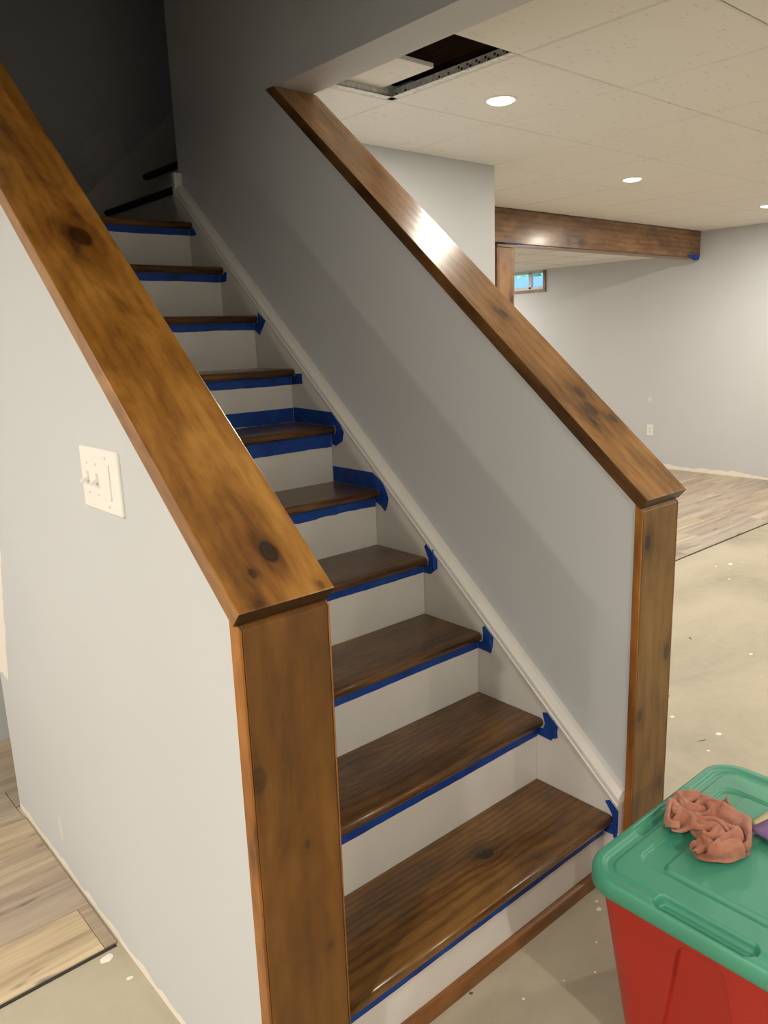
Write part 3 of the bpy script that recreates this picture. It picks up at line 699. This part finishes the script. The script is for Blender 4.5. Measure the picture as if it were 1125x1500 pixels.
# ---------------------------------------------------------------- storage bin
bin_ = empty('storage_bin', (-.195, -.496, 0)); tag(bin_, 'red plastic storage bin with a green lid beside the stairs', 'storage bin')
sm = lambda a, b, x: (lambda t: t*t*(3-2*t))(max(0., min(1., (x-a)/(b-a))))
def rrect(hx, hy, r, n=None):
    """points of a rounded rectangle, evenly spaced along its outline"""
    segs = []; pts = []
    N = n or 320; per = 4*(hx-r) + 4*(hy-r) + 2*PI*r
    def at(s):
        s %= per
        for (cx, cy, a0, L) in ((hx-r, hy-r, 0, 2*(hy-r)), (-(hx-r), hy-r, PI/2, 2*(hx-r)), (-(hx-r), -(hy-r), PI, 2*(hy-r)), (hx-r, -(hy-r), 1.5*PI, 2*(hx-r))):
            # straight before the arc
            if s < L:
                f = s/L
                if a0 == 0: return (hx, -(hy-r)+2*(hy-r)*f)
                if a0 == PI/2: return ((hx-r)-2*(hx-r)*f, hy)
                if a0 == PI: return (-hx, (hy-r)-2*(hy-r)*f)
                return (-(hx-r)+2*(hx-r)*f, -hy)
            s -= L; A = PI*r/2
            if s < A: a = a0 + s/r; return (cx + r*math.cos(a), cy + r*math.sin(a))
            s -= A
        return (hx, -(hy-r))
    return [at(per*i/N) for i in range(N)]
def sdbox(x, y, cx, cy, hx, hy, r):
    qx, qy = abs(x-cx)-hx+r, abs(y-cy)-hy+r
    return math.hypot(max(qx, 0), max(qy, 0)) + min(max(qx, qy), 0) - r
HX, HY, LZ = .290, .245, .420
def lid_h(x, y):
    d = -sdbox(x, y, 0, 0, HX, HY, .075)            # distance in from the rim
    h = -.0045 + .0045*sm(.030, .018, d)            # raised border curb
    h -= .0035*sm(.046, .038, d)*sm(.020, .028, d)*1.0
    # groove around the middle, then a raised plateau
    g = sdbox(x, y, 0.0, 0.0, .186, .176, .03); h -= .006*sm(.0025, -.0025, g)
    p = sdbox(x, y, 0.0, 0.0, .172, .126, .012); h += .0085*sm(.002, -.003, p)
    # handle recesses in the rim on the short sides
    for sx in (-1, 1):
        a = sdbox(x, y, sx*.259, 0, .021, .092, .014); h -= .021*sm(.0025, -.0025, a)
    # stepped notches on the long sides
    for sy in (-1, 1):
        a = sdbox(x, y, 0, sy*.222, .108, .010, .006); h -= .009*sm(.002, -.002, a)
        b = sdbox(x, y, 0, sy*.209, .055, .012, .005); h = min(h, -.0085*sm(.002, -.002, b))
    return h
N = 900; ring0 = rrect(HX-.009, HY-.009, .068, N); bm = bmesh.new(); K = 130
rows = []
for k in range(1, K+1):
    s = (k/K)
    rows.append([bm.verts.new((x*s, y*s, LZ + lid_h(x*s, y*s))) for x, y in ring0])
c = bm.verts.new((0, 0, LZ + lid_h(0, 0)))
for i in range(N): bm.faces.new((c, rows[0][i], rows[0][(i+1) % N]))
# rolled rim and skirt of the lid
for off, z in ((-.0045, LZ-.0012), (-.0015, LZ-.005), (0, LZ-.011), (.001, LZ-.034), (-.002, LZ-.038), (-.006, LZ-.038), (-.007, LZ-.02)):
    rows.append([bm.verts.new((x, y, z)) for x, y in rrect(HX+off, HY+off, .075+off, N)])
for a, b_ in zip(rows, rows[1:]):
    for i in range(N): bm.faces.new((a[i], a[(i+1) % N], b_[(i+1) % N], b_[i]))
link('lid', bm, m_green, bin_, True)
def body_off(face, t, z):
    """inward push of the wall: ribs/panels; face by side, t along it"""
    if face in ('-x', '+x'):
        hw = .043 + (.335-z)*.16; return .015*sm(.004, -.004, sdbox(t, z, 0, .165, hw, .185, .02))
    o_ = 0
    for c_ in (-.14, 0, .14):
        hw = .042 + (.335-z)*.08; o_ = max(o_, .013*sm(.004, -.004, sdbox(t, z, c_, .165, hw, .185, .02)))
    return o_
bm = bmesh.new(); rows = []; nz = 70
for k in range(nz+1):
    z = .002 + (LZ-.022)*k/nz; ins = .014 + (LZ-z)*.115
    hx, hy = HX-ins, HY-ins; r = .062; row = []
    for x, y in rrect(hx, hy, r, N):
        if abs(abs(x)-hx) < .002 and abs(y) < hy-r+.003: x -= math.copysign(body_off('-x', y, z), x)
        elif abs(abs(y)-hy) < .002 and abs(x) < hx-r+.003: y -= math.copysign(body_off('y', x, z), y)
        row.append(bm.verts.new((x, y, z)))
    rows.append(row)
for a, b_ in zip(rows, rows[1:]):
    for i in range(N): bm.faces.new((a[i], a[(i+1) % N], b_[(i+1) % N], b_[i]))
bm.faces.new(rows[0][::-1])
link('bin_body', bm, m_red, bin_, True)

# ---------------------------------------------------------------- crumpled rag
LT = LZ + .003                         # plateau height
def crumple():
    """a flat cloth of springs pushed together inside the rag's outline until it lies in folds; returns grid points and its size"""
    import numpy as np
    rng = np.random.default_rng(4)
    h = .0060; NX, NY = int(.39/h)+1, int(.33/h)+1
    gx, gy = np.meshgrid(np.arange(NX), np.arange(NY)); N = NX*NY
    P = np.stack([(gx.ravel()-(NX-1)/2)*h, (gy.ravel()-(NY-1)/2)*h, np.zeros(N)], 1)
    idx = np.arange(N).reshape(NY, NX)
    pairs = lambda a, b: np.stack([a.ravel(), b.ravel()], 1)
    st_ = [pairs(idx[:, :-1], idx[:, 1:]), pairs(idx[:-1], idx[1:])]
    sh = [pairs(idx[:-1, :-1], idx[1:, 1:]), pairs(idx[:-1, 1:], idx[1:, :-1])]
    be = [pairs(idx[:, :-2], idx[:, 2:]), pairs(idx[:-2], idx[2:])]
    E = np.concatenate(st_+sh+be); L = np.linalg.norm(P[E[:, 0]]-P[E[:, 1]], axis=1)
    K = np.concatenate([np.full(sum(map(len, st_)), .9), np.full(sum(map(len, sh)), .35), np.full(sum(map(len, be)), .28)])
    cnt = np.bincount(E.ravel(), minlength=N)
    O = np.array([(-.225, -.293), (-.200, -.275), (-.156, -.268), (-.130, -.29), (-.108, -.335), (-.104, -.375), (-.122, -.392), (-.122, -.43), (-.162, -.450), (-.23, -.478), (-.275, -.462),
                  (-.305, -.435), (-.321, -.405), (-.305, -.388), (-.258, -.388), (-.250, -.362), (-.268, -.335), (-.262, -.305)]) - np.array([-.205, -.37])
    cen = O.mean(0); O = O-cen
    def hold(xy, scale):
        A = O*scale; n = len(A); best = np.full(len(xy), 1e9); proj = np.zeros_like(xy); ins = np.zeros(len(xy), bool)
        for i in range(n):
            a, b = A[i], A[(i+1) % n]; ab = b-a; t = np.clip(((xy-a)@ab)/(ab@ab), 0, 1); q = a+t[:, None]*ab; d = np.linalg.norm(xy-q, axis=1); m = d < best; best[m] = d[m]; proj[m] = q[m]
            ins ^= ((a[1] > xy[:, 1]) != (b[1] > xy[:, 1])) & (xy[:, 0] < (b[0]-a[0])*(xy[:, 1]-a[1])/(b[1]-a[1]+1e-12)+a[0])
        return np.where(ins[:, None], xy, proj)
    z = sum(rng.uniform(.004, .009)*np.sin(P[:, 0]*rng.uniform(20, 55)*rng.choice([-1, 1])+P[:, 1]*rng.uniform(20, 55)+rng.uniform(0, 6)) for _ in range(6))
    z += rng.normal(0, .0006, N)
    X = P.copy(); X[:, 2] = z-z.min()+.003
    R = np.array([[np.cos(.5), -np.sin(.5)], [np.sin(.5), np.cos(.5)]]); X[:, :2] = X[:, :2]@R.T
    V = np.zeros_like(X); th = .0048; dt = 1/240; T1, T2 = 520, 160
    def near(X):
        key = np.floor(X/th).astype(np.int64); out = []
        k0 = (key[:, 0]+2000)*100000000+(key[:, 1]+2000)*10000+(key[:, 2]+2000); order = np.argsort(k0); ks = k0[order]
        for dx in (0, 1):
            for dy in (-1, 0, 1):
                for dz in (-1, 0, 1):
                    if (dx, dy, dz) < (0, 0, 0): continue
                    t = k0+dx*100000000+dy*10000+dz
                    lo = np.searchsorted(ks, t, 'left'); m = np.searchsorted(ks, t, 'right')-lo
                    for r in range(m.max()):
                        s = np.nonzero(m > r)[0]; j = order[lo[s]+r]
                        if (dx, dy, dz) == (0, 0, 0): g = s < j; s = s[g]; j = j[g]
                        out.append(np.stack([s, j], 1))
        A = np.concatenate(out); l = np.linalg.norm(X[A[:, 0]]-X[A[:, 1]], axis=1)
        gi = np.abs(A[:, 0] % NX-A[:, 1] % NX)+np.abs(A[:, 0]//NX-A[:, 1]//NX)
        return A[(l < th) & (gi > 1)]
    for step in range(T1+T2):
        f = min(step/T1, 1); sc_ = 2.3-1.32*f**.8 if step < T1 else .98
        V[:, 2] -= 9.8*dt*(.08 if f < 1 else 1); V *= .97
        if f < 1: V[:, 2] += dt*2.0*rng.random()
        Q = X+V*dt; A = near(Q)
        for it in range(14):
            d = Q[E[:, 0]]-Q[E[:, 1]]; l = np.linalg.norm(d, axis=1)+1e-12; c = (K*(l-L)/l*.5)[:, None]*d; acc = np.zeros_like(Q)
            for a in range(3): acc[:, a] = np.bincount(E[:, 1], weights=c[:, a], minlength=N)-np.bincount(E[:, 0], weights=c[:, a], minlength=N)
            Q += acc/cnt[:, None]*2.6
            if len(A):
                d = Q[A[:, 0]]-Q[A[:, 1]]; l = np.linalg.norm(d, axis=1)+1e-9; c = (np.clip(th-l, 0, None)*.5/l)[:, None]*d; acc = np.zeros_like(Q); n = np.bincount(A.ravel(), minlength=N)
                for a in range(3): acc[:, a] = np.bincount(A[:, 0], weights=c[:, a], minlength=N)-np.bincount(A[:, 1], weights=c[:, a], minlength=N)
                Q += acc/np.maximum(n, 1)[:, None]*1.2
            Q[:, 2] = np.maximum(Q[:, 2], .0016); over = Q[:, 2] > .056; Q[over, 2] = .056+.2*(Q[over, 2]-.056)
            if it % 4 == 3: Q[:, :2] = hold(Q[:, :2], sc_)
        fl = Q[:, 2] < .002; Q[fl, :2] = X[fl, :2]*.5+Q[fl, :2]*.5
        V = (Q-X)/dt; vl = np.linalg.norm(V, axis=1); V *= np.minimum(1, 1.2/(vl+1e-9))[:, None]; X = Q
    G = X.reshape(NY, NX, 3)
    for _ in range(2):
        Gp = np.pad(G, ((1, 1), (1, 1), (0, 0)), 'edge'); G = .55*G+.45*(Gp[:-2, 1:-1]+Gp[2:, 1:-1]+Gp[1:-1, :-2]+Gp[1:-1, 2:])/4
    X = G.reshape(-1, 3); X[:, :2] += cen
    return X, NX, NY
def build_rag():
    X, nx, ny = crumple()
    me = bpy.data.meshes.new('rag')
    me.from_pydata([(float(p[0]), float(p[1]), float(p[2])*1.3) for p in X], [], [(j*nx+i, j*nx+i+1, (j+1)*nx+i+1, (j+1)*nx+i) for j in range(ny-1) for i in range(nx-1)])
    for p in me.polygons: p.use_smooth = True
    o = bpy.data.objects.new('cleaning_rag', me); COL.objects.link(o); o.location = (-.205, -.37, LT+.0004); me.materials.append(m_rag)
    so = o.modifiers.new('thickness', 'SOLIDIFY'); so.thickness = .0028; so.offset = 0
    ss = o.modifiers.new('soft', 'SUBSURF'); ss.levels = 1; ss.render_levels = 1
    return o
rag = build_rag(); tag(rag, 'crumpled terracotta pink cleaning rag lying on the green bin lid', 'rag')

# purple sheet with a cream one under it, curling up a little
def sheet(name, cx, cy, ang, L, W, z0, lift, mat, parent=None):
    bm = bmesh.new(); n = 14; top = []; bot = []
    for i in range(n+1):
        a = i/n; rowt = []; rowb = []
        for j in range(7):
            b_ = j/6; x = a*L; y = -b_*W; z = z0 + lift*(1-a)**2*(1-b_*.5) + .002*math.sin(a*5+b_*2)
            X = cx + x*math.cos(ang)-y*math.sin(ang); Y = cy + x*math.sin(ang)+y*math.cos(ang)
            rowt.append(bm.verts.new((X, Y, z+.0007))); rowb.append(bm.verts.new((X, Y, z)))
        top.append(rowt); bot.append(rowb)
    for i in range(n):
        for j in range(6):
            bm.faces.new((top[i][j], top[i+1][j], top[i+1][j+1], top[i][j+1])); bm.faces.new((bot[i][j], bot[i][j+1], bot[i+1][j+1], bot[i+1][j]))
    for i in range(n):
        for q in (0, 6): bm.faces.new((top[i][q], bot[i][q], bot[i+1][q], top[i+1][q]))
    for j in range(6):
        for q in (0, n): bm.faces.new((top[q][j], top[q][j+1], bot[q][j+1], bot[q][j]))
    return link(name, bm, mat, parent, True)
e = empty('paper_sheet', (-.09, -.46, LT)); tag(e, 'purple paper sheet with a cream sheet under it, on the bin lid', 'paper')
a = sheet('purple_sheet', -.157, -.438, -.18, .20, .12, LT+.003, .009, m_purple); b_ = sheet('cream_sheet', -.128, -.430, -.08, .16, .10, LT+.0008, .007, m_cream)
for o in (a, b_): o.parent = e; o.matrix_parent_inverse = Matrix.Translation((.09, .46, -LT))
